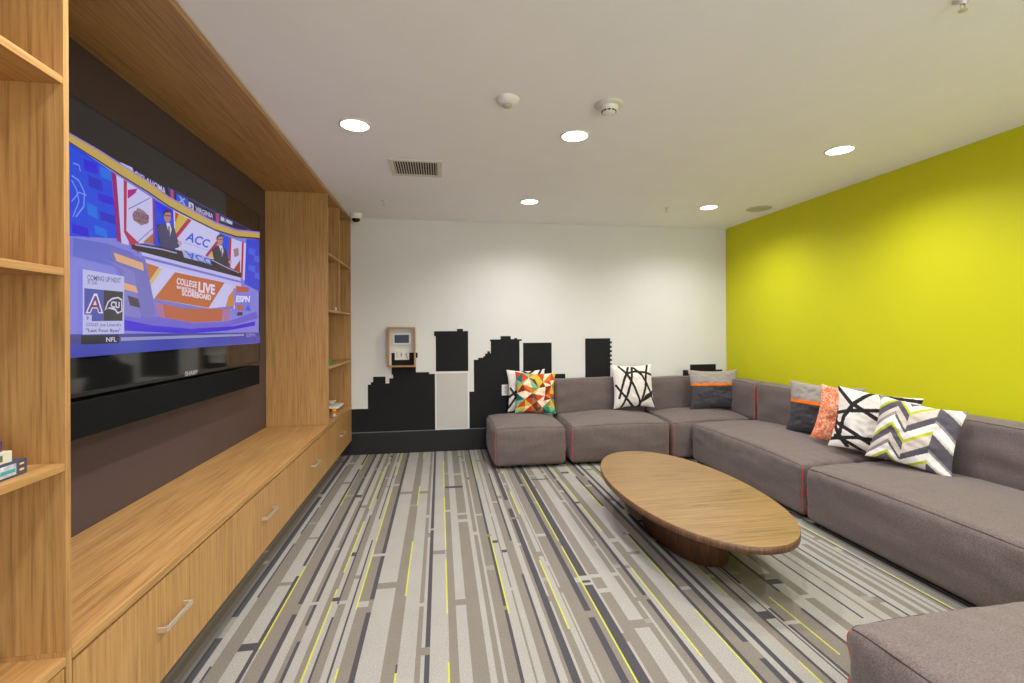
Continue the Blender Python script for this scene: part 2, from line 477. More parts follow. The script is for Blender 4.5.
link('cord', bm, M['black_plastic'], sw)
ol = thing('wall_outlet', 'white wall outlet plate above the first ottoman on the black paint', 'outlet', (.742, BACK, .61))
link('plate', B(-.045, .045, -.012, -.0036, 0, .125, bev=.003), M['white_plastic'], ol)
for dz in (.028, .072):
    link('socket', B(-.02, .02, -.0145, -.0125, dz, dz + .028, bev=.002), M['offwhite'], ol)

# ------------------------------------------------------------------ joinery
PY = 1.395   # near niche side
FY = 4.272  # far niche side
TOPZ = 2.565
SH = [2.052, 1.556, 1.050]
SHN = [2.040, 1.545, 1.040]
def bookcase(y0, y1, label, SH, divider=None):
    o = thing('bookcase', label, 'bookcase', (CABX, y0, BENCH))
    d0 = NICHE - CABX + .002
    H = TOPZ - BENCH
    L = y1 - y0
    link('side_panel', B(d0, 0, 0, .018, 0.001, H - .001, bev=.001), M['oak_z'], o)
    link('side_panel', B(d0, 0, L - .018, L, 0.001, H - .001, bev=.001), M['oak_z'], o)
    link('back_panel', B(d0, d0 + .015, .0185, L - .0185, 0.001, H - .001), M['oak_z'], o)
    for s in SH:
        link('shelf', B(d0 + .0155, -.001, .0185, L - .0185, s - BENCH - .02, s - BENCH, bev=.001), M['oak_y'], o)
    if divider:
        a, b = divider
        for z0, z1 in ((SH[1], SH[0] - .0205), (SH[0], TOPZ - .001)):
            link('divider', B(d0 + .0155, -.004, a, b, z0 - BENCH + .0005, z1 - BENCH - .0005), M['oak_z'], o)
    return o
bookcase(.40, PY, 'oak open bookcase nearest the viewer with stacked books on its shelf', SHN)  # unseen near side panel is added at this end to shade the shelves
bookcase(FY, 5.33, 'narrow oak open bookcase at far end beside the back wall', SH, (.50, .52))
bm = bmesh.new(); box(bm, CABX - .035, CABX - .003, 5.3305, BACK - .013, .17, TOPZ)
tag(link('filler_strip', bm, M['oak_z']), 'thin oak filler strip between far bookcase and back wall', 'filler')
tp = thing('top_panel', 'long oak canopy board running along the ceiling over bookcases and television', 'canopy', (CABX, -.6, TOPZ))
link('soffit', B(NICHE - CABX + .002, -.0005, 0, 5.93, .0005, .028, bev=.001), M['oak_y'], tp)
link('shadow_gap', B(NICHE - CABX + .002, -.012, 0, 5.93, .0285, CEIL - TOPZ - .001), M['dark'], tp)
link('fascia', B(0, .004, 0, 5.93, .0005, .028), M['oak_y'], tp)

bt = tag(link('bench_top', B(NICHE + .002, CABX + .003, PY + .0005, 5.345, BENCH - .028, BENCH, bev=.0015), M['oak_y']),
         'long oak bench top running under the television to the back wall', 'countertop')
tag(link('bench_top', B(NICHE + .002, CABX - .0005, .40, PY - .0185, BENCH - .034, BENCH - .012, bev=.0015), M['oak_y']),
    'oak bench top at the foot of the near bookcase with a black and red book', 'countertop')
# drawer cabinets
def drawer_cabinet(y0, y1, label):
    o = thing('drawer_cabinet', label, 'cabinet', (CABX, y0, 0), 0, 'oak drawer cabinets under the bench top')
    L = y1 - y0
    link('carcass', B(NICHE - CABX + .002, -.024, .002, L - .002, .175, BENCH - .036), M['oak_y'], o)
    link('toe_kick', B(NICHE - CABX + .002, -.14, .002, L - .002, .002, .1745), M['baseboard'], o)
    dr = link('drawer', B(-.0235, 0, .0012, L - .0012, .168, BENCH - .038, bev=.0008), M['oak_z'], o)
    h = bmesh.new()
    cy = L / 2 - .022; hl = .086; z = .356
    box(h, .026, .032, cy - hl, cy + hl, z - .008, z + .008, .001)
    box(h, .0005, .0262, cy - hl, cy - hl + .008, z - .008, z + .008)
    box(h, .0005, .0262, cy + hl - .008, cy + hl, z - .008, z + .008)
    link('handle', h, M['steel'], dr)
    return o
divs = [(.40, PY - .024, 'oak drawer cabinet nearest the viewer, under the open bookcase with books'),
        (PY + .004, 2.354, 'widest looking oak drawer cabinet under the near half of the television'),
        (2.354, 3.306, 'second oak drawer cabinet from the near bookcase, under the middle of the television'),
        (3.306, 4.322, 'oak drawer cabinet whose far end meets the far bookcase side panel'),
        (4.322, 5.33, 'oak drawer cabinet beneath the far bookcase next to the back wall')]
for a, b, l in divs:
    drawer_cabinet(a, b, l)
bm = B(NICHE + .002, CABX, PY - .018, PY - .0003, .17, BENCH + .0005)
tag(link('stile', bm, M['oak_z']), 'slim oak upright between the first two drawer fronts', 'upright')

# ------------------------------------------------------------------ television
TVX = -1.37
tvy1, tvz0, tvz1 = 3.862, 1.128, 2.275
tvy0 = tvy1 - 1.93
tv = thing('television', 'large wall mounted television showing a sports studio broadcast', 'television', (TVX, tvy0, tvz0))
W_, H_ = tvy1 - tvy0, tvz1 - tvz0
link('housing', B(-.05, -.004, .004, W_ - .004, .004, H_ - .004, bev=.006), M['black_plastic'], tv)
link('wall_mount', B(-.0995, -.0505, .6, 1.3, .3, .8), M['black_plastic'], tv)
bm = bmesh.new()
for a in ((0, W_, H_ - .012, H_), (0, W_, 0, .016), (0, .012, .016, H_ - .012), (W_ - .012, W_, .016, H_ - .012)):
    box(bm, -.0038, .003, a[0], a[1], a[2], a[3], .001)
link('bezel', bm, M['black_plastic'], tv)
glass = link('screen', B(-.0037, .0005, .0125, W_ - .0125, .0165, H_ - .0125), M['glass_black'], tv)
# picture drawn on the glass
PICT = {}
def to_tv(px, py):
    p = on_x(px, py, TVX + .001)
    return (p.y - tvy0, p.z - tvz0)
ylim = (0.014, W_ - .014)
class Picture:
    def __init__(s):
        s.bm = bmesh.new(); s.mats = []; s.idx = {}; s.n = 0
    def mi(s, rgb):
        if rgb not in s.idx:
            s.idx[rgb] = len(s.mats)
            s.mats.append(emissive('picture_%d_%d_%d' % rgb, rgb, 0.84))
        return s.idx[rgb]
    def poly(s, pts, rgb, conv=None):
        s.n += 1
        x = .001 + s.n * .00006
        q = [to_tv(*(conv(*p) if conv else p)) for p in pts]
        vs = [s.bm.verts.new((x, min(max(a, ylim[0]), ylim[1]), b)) for a, b in q]
        f = s.bm.faces.new(vs)
        f.material_index = s.mi(rgb)
        f.normal_update()
        if f.normal.x < 0: f.normal_flip()
    def raw(s, pts, rgb):
        s.n += 1
        x = .001 + s.n * .00006
        f = s.bm.faces.new([s.bm.verts.new((x, a, b)) for a, b in pts]); f.material_index = s.mi(rgb)
        f.normal_update()
        if f.normal.x < 0: f.normal_flip()
    def line(s, pts, w, rgb, conv=None):
        q = [Vector(to_tv(*(conv(*p) if conv else p))) for p in pts]
        for a, b in zip(q, q[1:]):
            d = (b - a).normalized(); nn = Vector((-d.y, d.x)) * w / 2
            s.raw([a + nn, b + nn, b - nn, a - nn], rgb)
    def text(s, txt, p0, p1, p2, rgb, conv=None, bold=.0, flip=False):
        """p0 lower-left, p1 lower-right, p2 upper-left of the lettering"""
        s.n += 1
        x = .001 + s.n * .00006
        cu = bpy.data.curves.new('lettering', 'FONT'); cu.body = txt; cu.offset = bold; cu.resolution_u = 2
        ob = bpy.data.objects.new('lettering', cu); C.objects.link(ob)
        dg = bpy.context.evaluated_depsgraph_get()
        me = bpy.data.meshes.new_from_object(ob.evaluated_get(dg))
        xs = [v.co.x for v in me.vertices]; ys = [v.co.y for v in me.vertices]
        ax, bx_, ay, by = min(xs), max(xs), min(ys), max(ys)
        q = [Vector(to_tv(*(conv(*p) if conv else p))) for p in (p0, p1, p2)]
        vs = []
        for v in me.vertices:
            u = (v.co.x - ax) / (bx_ - ax); w = (v.co.y - ay) / (by - ay)
            if flip: w = 1 - w
            p = q[0] + (q[1] - q[0]) * u + (q[2] - q[0]) * w
            vs.append(s.bm.verts.new((x, p.x, p.y)))
        k = s.mi(rgb)
        for pl in me.polygons:
            try:
                f = s.bm.faces.new([vs[i] for i in pl.vertices]); f.material_index = k
                f.normal_update()
                if f.normal.x < 0: f.normal_flip()
            except ValueError:
                pass
        bpy.data.objects.remove(ob); bpy.data.curves.remove(cu); bpy.data.meshes.remove(me)
def A(a, b): return (60 + a / 3.252, 100 + b / 3.252)
def Bz(a, b): return (60 + a / 3.252, 250 + b / 3.252)
P = Picture()
LAV = (128, 128, 222); BLUE = (20, 60, 220); WHITE = (200, 196, 242); RED = (176, 30, 74); GOLDC = (196, 166, 88)
P.poly([(60, 131), (258.8, 234), (258.8, 343), (60, 358)], LAV)
P.poly([(60, 131), (258.8, 234), (258.8, 240), (200, 216), (140, 180), (95, 150), (60, 134)], (70, 54, 150))
# scoreboard ticker above the arc
P.poly([(190, 195), (240, 218), (350, 282), (360, 325), (300, 300), (220, 245)], (22, 22, 46), A)
P.poly([(372, 296), (505, 366), (505, 392), (372, 330)], (22, 22, 50), A)
P.poly([(518, 373), (610, 418), (600, 424), (518, 402)], (30, 30, 60), A)
P.poly([(195, 202), (235, 220), (240, 238), (200, 216)], (190, 190, 235), A)
P.text('OKLAHOMA', (242, 252), (343, 308), (242, 228), (200, 200, 240), A, .02)
P.poly([(378, 303), (415, 322), (415, 346), (378, 328)], (40, 80, 200), A)
P.poly([(418, 330), (434, 338), (434, 358), (418, 350)], (205, 200, 240), A)
P.text('VIRGINIA', (440, 362), (497, 386), (440, 345), (190, 190, 235), A, .02)
P.text('X', (385, 332), (408, 343), (385, 310), (150, 170, 240), A, .03)
P.text('3', (421, 350), (431, 355), (421, 336), (60, 60, 120), A, .03)
P.poly([(522, 378), (560, 396), (560, 406), (522, 392)], (180, 190, 230), A)
P.text('X', (530, 396), (544, 401), (530, 380), (30, 40, 90), A, .03)
P.poly([(360, 290), (368, 294), (368, 328), (360, 322)], (196, 60, 96), A)
P.poly([(508, 368), (516, 372), (516, 400), (508, 394)], (196, 60, 96), A)
# blue video wall on the left
P.poly([(20, 130), (165, 232), (185, 450), (20, 442)], (24, 72, 226), A)
for i, (a, b, c, d) in enumerate([(75, 190, 120, 236), (128, 214, 166, 258), (90, 244, 135, 290), (120, 300, 172, 335), (85, 330, 118, 380), (128, 360, 178, 398), (36, 400, 90, 440), (110, 405, 150, 442)]):
    P.poly([(a, b), (c, b + 18), (c + 4, d + 8), (a + 4, d - 8)], [(44, 20, 216), (10, 110, 232), (30, 40, 200)][i % 3], A)
P.line([(36, 245), (60, 262), (78, 300), (76, 345), (50, 380)], .006, (120, 150, 240), A)
P.line([(36, 260), (52, 290), (60, 330), (40, 380)], .005, (120, 150, 240), A)
P.line([(36, 330), (60, 300), (84, 310)], .005, (120, 150, 240), A)
P.line([(40, 205), (60, 212), (64, 232)], .005, (120, 150, 240), A)
P.poly([(165, 232), (181, 243), (198, 465), (184, 458)], (150, 20, 110), A)
P.poly([(181, 243), (205, 258), (222, 472), (198, 466)], WHITE, A)
P.poly([(205, 258), (216, 266), (214, 425), (262, 470), (255, 500), (232, 480), (206, 430)], (184, 40, 84), A)
P.poly([(216, 266), (298, 318), (302, 440), (262, 472), (214, 425)], WHITE, A)
P.poly([(218, 292), (250, 288), (244, 302), (218, 322)], (168, 24, 130), A)
P.line([(220, 355), (292, 318)], .004, (110, 100, 150), A)
P.line([(250, 462), (300, 418)], .004, (110, 100, 150), A)
P.poly([(268, 462), (302, 432), (302, 466)], (176, 106, 66), A)
P.poly([(233, 372), (252, 350), (270, 360), (288, 378), (286, 400), (262, 408), (236, 390)], (150, 120, 140), A)
P.text('COLLEGE', (235, 378), (286, 392), (236, 360), (110, 50, 80), A, .03)
P.text('GAMEDAY', (238, 392), (284, 406), (238, 380), (110, 80, 70), A, .03)
P.poly([(298, 318), (303, 322), (306, 470), (301, 470)], (176, 30, 60), A)
P.poly([(303, 322), (372, 362), (374, 486), (306, 478)], (20, 66, 220), A)
P.poly([(310, 330), (366, 362), (366, 384), (316, 352)], (30, 30, 236), A)
P.poly([(366, 358), (517, 432), (517, 520), (374, 500)], WHITE, A)
P.poly([(372, 364), (384, 370), (380, 392), (372, 396)], (190, 60, 50), A)
P.poly([(384, 370), (414, 385), (372, 436), (372, 402)], (206, 176, 70), A)
P.poly([(414, 385), (426, 391), (372, 458), (372, 438)], (172, 36, 70), A)
P.poly([(517, 446), (517, 462), (478, 510), (470, 505)], (172, 36, 70), A)
P.poly([(517, 462), (517, 490), (498, 514), (480, 510)], (206, 176, 70), A)
P.text('ACC', (404, 456), (478, 482), (416, 428), (30, 70, 204), A, .02)
P.line([(400, 462), (482, 490)], .004, (150, 170, 230), A)
P.poly([(517, 432), (549, 446), (545, 535), (514, 520)], (24, 74, 226), A)
P.poly([(549, 446), (556, 449), (552, 558), (545, 552)], (176, 40, 40), A)
P.poly([(556, 449), (590, 462), (586, 575), (552, 560)], WHITE, A)
P.poly([(562, 485), (578, 480), (580, 505), (566, 512)], (160, 120, 130), A)
P.poly([(562, 552), (584, 520), (584, 572)], (176, 60, 30), A)
P.poly([(590, 462), (596, 464), (592, 578), (586, 575)], (176, 30, 60), A)
P.poly([(596, 464), (604, 466), (600, 590), (592, 580)], WHITE, A)
P.poly([(604, 452), (660, 460), (660, 625), (598, 598)], (44, 66, 214), A)
for a, b in ((612, 480), (630, 505), (612, 535), (632, 560)):
    P.poly([(a, b), (a + 22, b + 6), (a + 20, b + 26), (a - 2, b + 18)], (64, 96, 230), A)
# presenters
def presenter(cx, cy, s, suit, lean):
    def c(a, b): return A(cx + a * s, cy + b * s)
    P.poly([(-30, 40), (-24, 30), (-8, 22), (12, 24), (26, 40), (34, 72), (46, 92), (38, 102), (10, 108), (-18, 100)], suit, c)
    P.poly([(-2, 22), (10, 22), (16, 44), (10, 66), (4, 44)], (210, 208, 235), c)
    P.poly([(5, 32), (9, 32), (11, 60), (8, 66), (5, 56)], (90, 60, 110), c)
    P.poly([(-10, -10), (-4, -18), (8, -18), (14, -8), (14, 8), (8, 20), (0, 22), (-8, 10)], (178, 128, 120), c)
    P.poly([(-13, 2), (-12, -12), (-4, -21), (9, -21), (15, -10), (8, -13), (-5, -12), (-8, -2)], (62, 44, 54), c)
    P.line([(-6, -3), (14, -1)], .004, (40, 30, 40), c)
    P.poly([(34, 84), (46, 80), (50, 90), (42, 98)], (190, 150, 170), c)
P.poly([(312, 405), (324, 404), (336, 470), (330, 482), (318, 460)], (40, 34, 40), A)
presenter(344, 378, 1.0, (64, 62, 98), 0)
presenter(516, 455, .82, (52, 46, 60), 0)
# desk
P.poly([(262, 492), (584, 575), (588, 618), (262, 535)], (190, 186, 244), A)
P.poly([(262, 505), (590, 590), (590, 596), (262, 514)], (120, 110, 200), A)
P.poly([(228, 472), (262, 466), (330, 478), (400, 492), (500, 520), (586, 562), (586, 578), (400, 530), (262, 494), (230, 484)], (40, 32, 40), A)
P.line([(240, 470), (330, 486), (376, 498)], .007, (170, 160, 220), A)
P.line([(490, 520), (540, 545), (580, 562)], .006, (170, 160, 220), A)
P.poly([(392, 486), (486, 512), (486, 534), (400, 512)], (168, 170, 226), A)
P.text('ACC', (400, 488), (484, 516), (412, 514), (50, 86, 206), A, .02)
# desk front with orange panel
P.poly([(272, 38), (560, 116), (566, 190), (545, 200), (300, 160)], WHITE, Bz)
P.poly([(270, 40), (318, 55), (284, 104), (272, 80)], (190, 110, 60), Bz)
P.poly([(316, 58), (328, 62), (288, 120), (284, 105)], (214, 184, 110), Bz)
P.poly([(370, 72), (532, 106), (480, 188), (302, 158)], (188, 98, 46), Bz)
P.poly([(545, 150), (562, 128), (564, 180), (534, 190)], (200, 130, 70), Bz)
P.text('COLLEGE', (374, 111), (441, 124), (376, 89), (226, 214, 236), Bz, .03)
P.text('BASKETBALL', (376, 125), (441, 138), (376, 115), (226, 214, 236), Bz, .03)
P.text('LIVE', (446, 137), (500, 146), (447, 102), (226, 214, 236), Bz, .04)
P.text('SCOREBOARD', (392, 148), (488, 164), (392, 128), (226, 214, 236), Bz, .04)
P.poly([(300, 158), (480, 190), (562, 182), (560, 194), (400, 192), (302, 168)], (116, 112, 200), Bz)
P.poly([(304, 170), (400, 190), (552, 192), (546, 230), (430, 236), (316, 216)], (184, 92, 56), Bz)
P.poly([(304, 170), (330, 176), (338, 222), (316, 216)], (170, 110, 150), Bz)
P.poly([(525, 194), (552, 192), (546, 230), (522, 232)], (170, 110, 160), Bz)
P.poly([(202, 214), (314, 217), (430, 238), (546, 232), (636, 200), (640, 222), (540, 250), (400, 256), (202, 236)], (104, 92, 206), Bz)
P.poly([(200, 226), (300, 246), (420, 256), (560, 248), (632, 232), (630, 246), (540, 262), (410, 272), (200, 262)], (50, 8, 214), Bz)
# left pillars
P.poly([(36, -40), (150, -20), (235, 10), (200, 60), (36, 20)], (96, 104, 204), Bz)
P.poly([(158, -12), (272, 30), (300, 165), (304, 218), (268, 222), (160, 20)], (112, 108, 190), Bz)
P.poly([(168, 8), (264, 42), (268, 68), (178, 36)], (222, 170, 130), Bz)
P.poly([(132, 28), (176, 44), (236, 70), (258, 222), (200, 214), (200, 64)], (124, 120, 200), Bz)
P.poly([(200, 105), (242, 118), (248, 140), (204, 128)], (226, 166, 122), Bz)
P.poly([(214, 148), (248, 158), (256, 188), (222, 180)], (62, 48, 66), Bz)
# right side
P.poly([(568, 116), (610, 122), (610, 136), (570, 138)], (184, 90, 60), Bz)
P.poly([(568, 140), (616, 148), (618, 200), (566, 196)], (120, 120, 220), Bz)
P.text('ESPN', (568, 170), (613, 170), (570, 148), (222, 216, 246), Bz, .05)
P.poly([(572, 178), (594, 182), (594, 196), (572, 196)], (184, 100, 70), Bz)
P.poly([(598, 196), (608, 178), (618, 198)], (50, 90, 220), Bz)
P.poly([(574, 202), (590, 202), (590, 212), (572, 214)], (52, 40, 60), Bz)
# gold arc over the set
arc_t = [(20, 108), (36, 117), (120, 165), (200, 216), (280, 266), (350, 318), (430, 362), (500, 400), (570, 425), (660, 440)]
arc_b = [(20, 132), (36, 143), (120, 196), (200, 248), (280, 296), (350, 344), (430, 386), (500, 420), (570, 442), (660, 455)]
for i in range(len(arc_t) - 1):
    P.poly([arc_t[i], arc_t[i + 1], arc_b[i + 1], arc_b[i]], GOLDC, A)
for i in range(len(arc_t) - 1):
    lo = [(a, b + 5) for a, b in (arc_b[i], arc_b[i + 1])]
    P.poly([arc_b[i], arc_b[i + 1], lo[1], lo[0]], (60, 40, 40), A)
    up = [(a, b - 4) for a, b in (arc_t[i], arc_t[i + 1])]
    P.poly([up[0], up[1], arc_t[i + 1], arc_t[i]], (150, 120, 220), A)
# lower banner
P.poly([(20, 274), (645, 268), (660, 300), (20, 352)], (62, 70, 176), Bz)
P.poly([(20, 276), (645, 270), (645, 280), (20, 306)], (66, 60, 140), Bz)
P.poly([(190, 284), (594, 273), (594, 279), (190, 296)], (146, 150, 206), Bz)
P.poly([(60, 278), (184, 276), (184, 303), (60, 307)], (24, 22, 40), Bz)
P.text('NFL', (142, 299), (176, 298), (142, 284), (206, 206, 240), Bz, .02)
P.text('ESPN', (602, 283), (630, 281), (602, 272), (150, 144, 220), Bz, .02)
# up-next card
P.poly([(65, 62), (201, 86), (201, 272), (65, 275)], (188, 188, 236), Bz)
P.text('COMING UP NEXT', (80, 98), (190, 108), (80, 80), (84, 80, 132), Bz, .01)
P.text('3:26', (80, 110), (113, 113), (80, 98), (110, 108, 160), Bz, .01)
P.poly([(70, 124), (134, 130), (134, 231), (70, 232)], (70, 76, 170), Bz)
P.poly([(134, 130), (197, 136), (195, 230), (134, 231)], (40, 32, 44), Bz)
P.text('A', (74, 206), (132, 206), (78, 140), (216, 216, 246), Bz, .06)
P.text('A', (80, 202), (126, 202), (84, 148), (120, 40, 96), Bz, .01)
P.poly([(136, 196), (146, 168), (160, 156), (180, 152), (194, 160), (195, 200), (178, 208), (170, 196), (150, 190)], (210, 206, 240), Bz)
P.poly([(140, 194), (150, 170), (162, 161), (180, 157), (191, 164), (191, 198), (180, 202), (172, 190), (152, 186)], (40, 32, 44), Bz)
P.text('CU', (156, 188), (186, 190), (156, 166), (214, 210, 240), Bz, .04)
P.poly([(66, 210), (94, 211), (94, 234), (66, 234)], (188, 188, 236), Bz)
P.text('9', (76, 228), (84, 228), (76, 216), (60, 56, 120), Bz, .02)
P.text("COLD: Joe Lunardi's", (75, 251), (190, 251), (75, 237), (88, 84, 132), Bz, .01)
P.text("\"Last Four Byes\"", (75, 270), (188, 270), (75, 255), (80, 76, 130), Bz, .02)
pic = link('picture', P.bm, P.mats, glass)
cu = bpy.data.curves.new('l', 'FONT')
bpy.data.curves.remove(cu)
LG = Picture()
LG.mats = []; LG.idx = {}
def mk_logo():
    cu = bpy.data.curves.new('l', 'FONT'); cu.body = 'SHARP'; cu.extrude = .02; cu.offset = .02
    ob = bpy.data.objects.new('l', cu); C.objects.link(ob)
    me = bpy.data.meshes.new_from_object(ob.evaluated_get(bpy.context.evaluated_depsgraph_get()))
    bpy.data.objects.remove(ob); bpy.data.curves.remove(cu)
    xs = [v.co.x for v in me.vertices]; w = max(xs) - min(xs)
    p = on_x(190.5, 376, TVX)
    s = .13 / w
    for v in me.vertices:
        x, y, z = v.co
        v.co = (.0035 + z * s, (x - w / 2) * s + p.y - tvy0, y * s * .8 + .003)
    me.materials.append(M['silver'])
    o = bpy.data.objects.new('maker_logo', me); C.objects.link(o); o.parent = tv
mk_logo()
sb = thing('soundbar', 'long black soundbar mounted directly below the television', 'soundbar', (TVX, tvy0 + .02, .968))
link('body', B(-.099, -.006, 0, 1.895, 0, .142, bev=.004), M['black_plastic'], sb)
link('grille', B(-.0058, .004, .001, 1.893, .001, .141, bev=.003), M['black_cloth'], sb)

# ------------------------------------------------------------------ sofa modules
def puff_fn(x0, x1, y0, y1, z0, z1, r, crown, side=.015, sq=2.1, seed=0, pucker=.0052, sag=1.0):
    cx, cy, cz = (x0 + x1) / 2, (y0 + y1) / 2, (z0 + z1) / 2
    hx, hy, hz = (x1 - x0) / 2, (y1 - y0) / 2, (z1 - z0) / 2
    ex = lambda q: 1 - abs(q) ** sq
    def fn(u, v, w):
        p = Vector((u * hx, v * hy, w * hz))
        inner = Vector((max(-hx + r, min(hx - r, p.x)), max(-hy + r, min(hy - r, p.y)), max(-hz + r, min(hz - r, p.z))))
        d = p - inner
        if d.length > 1e-9:
            p = inner + d.normalized() * r
        tb = max(0, w) ** 3
        p.z += crown * ex(u) * ex(v) * tb
        p.x += side * ex(v) * (1 - w * w) * u * abs(u) ** 5
        p.y += side * ex(u) * (1 - w * w) * v * abs(v) ** 5
        # filled cushions: seams rise in the middle of each side and sag to the corners
        p.z += .016 * tb * (ex(u) if abs(v) > abs(u) else ex(v)) * max(abs(u), abs(v)) ** 4 * sag
        # gathered cloth next to the seams
        nz = noise.noise(Vector((cx + p.x * 3.1 + seed, p.y * 3.1, p.z * 3.1))) + .35 * noise.noise(Vector((p.x * 4 + seed, p.y * 13, 2)))
        p.z += nz * .011 * tb * ex(u * .9) * ex(v * .9)
        N3 = lambda a_, b_, c_: noise.noise(Vector((a_ + seed * 3.7, b_, c_)))
        if w > .97:
            for e_, al in ((abs(v), p.x), (abs(u), p.y)):
                k = max(0.0, (e_ - .55) / .45)
                k = k * k * (1 - k ** 8)
                p.z += (N3(al * 15, e_ * 3, 1) + .5 * N3(al * 34, e_ * 4, 2)) * pucker * 2.2 * k
        if abs(v) > .97 or abs(u) > .97:
            al = p.x if abs(v) > .97 else p.y
            k = max(0.0, (w + .1) / 1.1)
            k = k * k * (1 - k ** 10)
            a = (N3(al * 13, w * 1.2, 5) + .55 * N3(al * 30, w * 1.5, 6)) * pucker * 3.0 * k
            a += N3(al * 4, w * 2.0, 7) * .014 * (1 - w * w)
            a += N3(al * 3, w * 7, 8) * .006 * (1 - w * w)
            if abs(v) > .97: p.y += a * (1 if v > 0 else -1)
            else: p.x += a * (1 if u > 0 else -1)
        return Vector((cx, cy, cz)) + p
    return fn

def puff_mesh(fn, n=(64, 64, 20)):
    bm = bmesh.new()
    cache = {}
    def vert(u, v, w):
        k = (round(u, 5), round(v, 5), round(w, 5))
        if k not in cache:
            cache[k] = bm.verts.new(fn(u, v, w))
        return cache[k]
    # denser towards the edges so that the rounding is smooth
    def g(n_):
        out = []
        for i in range(n_ + 1):
            t_ = i / n_
            s_ = math.sin((t_ - .5) * PI)
            out.append(.45 * (2 * t_ - 1) + .55 * s_)
        return out
    U, V, Wd = g(n[0]), g(n[1]), g(n[2])
    def face(a, b, c, d):
        try:
            f = bm.faces.new((a, b, c, d)); f.smooth = True
        except ValueError: pass
    for i in range(n[0]):
        for j in range(n[1]):
            for w in (-1, 1):
                face(vert(U[i], V[j], w), vert(U[i + 1], V[j], w), vert(U[i + 1], V[j + 1], w), vert(U[i], V[j + 1], w))
    for i in range(n[0]):
        for j in range(n[2]):
            for v in (-1, 1):
                face(vert(U[i], v, Wd[j]), vert(U[i + 1], v, Wd[j]), vert(U[i + 1], v, Wd[j + 1]), vert(U[i], v, Wd[j + 1]))
    for i in range(n[1]):
        for j in range(n[2]):
            for u in (-1, 1):
                face(vert(u, V[i], Wd[j]), vert(u, V[i + 1], Wd[j]), vert(u, V[i + 1], Wd[j + 1]), vert(u, V[i], Wd[j + 1]))
    bmesh.ops.recalc_face_normals(bm, faces=bm.faces)
    return bm

def seams(fn, parent, tops, verts_, r=.0023, rr=.0030, off=(0, 0, 0)):
    """tops: list of fixed edges ('x-', 'x+', 'y-', 'y+'); verts_: corners (u, v)"""
    bm = bmesh.new()
    N = 60
    for e in tops:
        s = -1 if e[1] == '-' else 1
        ps = []
        for k in range(N + 1):
            q = -1 + 2 * k / N
            ps.append(fn(s, q, 1) if e[0] == 'x' else fn(q, s, 1))
        tube(bm, ps, r, 5)
    if tops:
        link('piping', bm, M['piping'], parent)
    else: bm.free()
    for (u, v) in verts_:
        bm = bmesh.new()
        ps = [fn(u, v, -1 + 2 * k / 24) for k in range(25)]
        tube(bm, ps, rr, 5)
        link('coral_seam', bm, M['redseam'], parent)

def module(label, seat, backs, tops, corners, crown=.065, seed=1):
    x0, x1, y0, y1 = seat
    o = thing('sofa_module', label, 'sofa', ((x0 + x1) / 2, (y0 + y1) / 2, 0), 0, 'grey modular sofa pieces')
    ox_, oy_ = (x0 + x1) / 2, (y0 + y1) / 2
    fn = puff_fn(x0 - ox_, x1 - ox_, y0 - oy_, y1 - oy_, .026, .400, .045, crown, .024, seed=seed)
    s = link('seat', puff_mesh(fn), M['sofa'], o)
    seams(fn, s, tops, corners)
    for (a, b, c, d, h, tp_, cr) in backs:
        f2 = puff_fn(a - ox_, b - ox_, c - oy_, d - oy_, .40, h, .03, .018, .012, seed=seed + 3, pucker=.0015)
        bk = link('backrest', puff_mesh(f2, (28, 28, 14)), M['sofa'], o)
        seams(f2, bk, tp_, cr)
    fx, fy = (x1 - x0) / 2 - .09, (y1 - y0) / 2 - .09
    for sx in (-1, 1):
        for sy in (-1, 1):
            bm = bmesh.new()
            lathe(bm, sx * fx, sy * fy, [(0, .035), (.03, .035), (.026, .0015), (0, .0015)], 16)
            link('foot', bm, M['foot'], o)
    return o

FRONT = 4.545
module('grey backless sofa piece under the geometric patterned pillow', (.515, 1.236, FRONT, 5.32), [], ['y-', 'x-', 'x+'], [(-1, -1), (1, -1)], seed=1)
module('grey sofa piece with backrest left of the corner along the back wall', (1.29, 2.34, FRONT, 5.32),
       [(1.275, 2.346, 5.155, 5.335, .79, ['y-'], [(-1, -1)])], ['y-', 'x-'], [(-1, -1), (1, -1)], seed=2)
module('grey corner sofa piece with backrests along both walls', (2.378, 3.43, FRONT, 5.32),
       [(2.370, 3.465, 5.155, 5.335, .785, ['y-'], []), (3.24, 3.472, 4.475, 5.14, .785, ['x-'], [(-1, -1)])], ['y-', 'x-'], [(-1, -1)], seed=3)
module('grey sofa piece beside the lime wall holding four leaning pillows', (2.545, 3.44, 2.996, 4.492),
       [(3.24, 3.472, 2.992, 4.445, .79, ['x-'], [(-1, 1)])], ['x-', 'y+'], [(-1, 1), (-1, -1)], crown=.07, seed=4)
module('long grey sofa piece beside the lime wall running toward the viewer', (2.53, 3.44, 1.42, 2.958),
       [(3.24, 3.472, 1.42, 2.955, .79, ['x-'], [])], ['x-', 'y+', 'y-'], [(-1, 1)], crown=.07, seed=5)
module('grey ottoman nearest the viewer with one bright coral corner seam', (1.322, 2.50, .22, 1.385), [], ['x-', 'y+', 'y-', 'x+'], [(-1, 1)], crown=.06, seed=6)

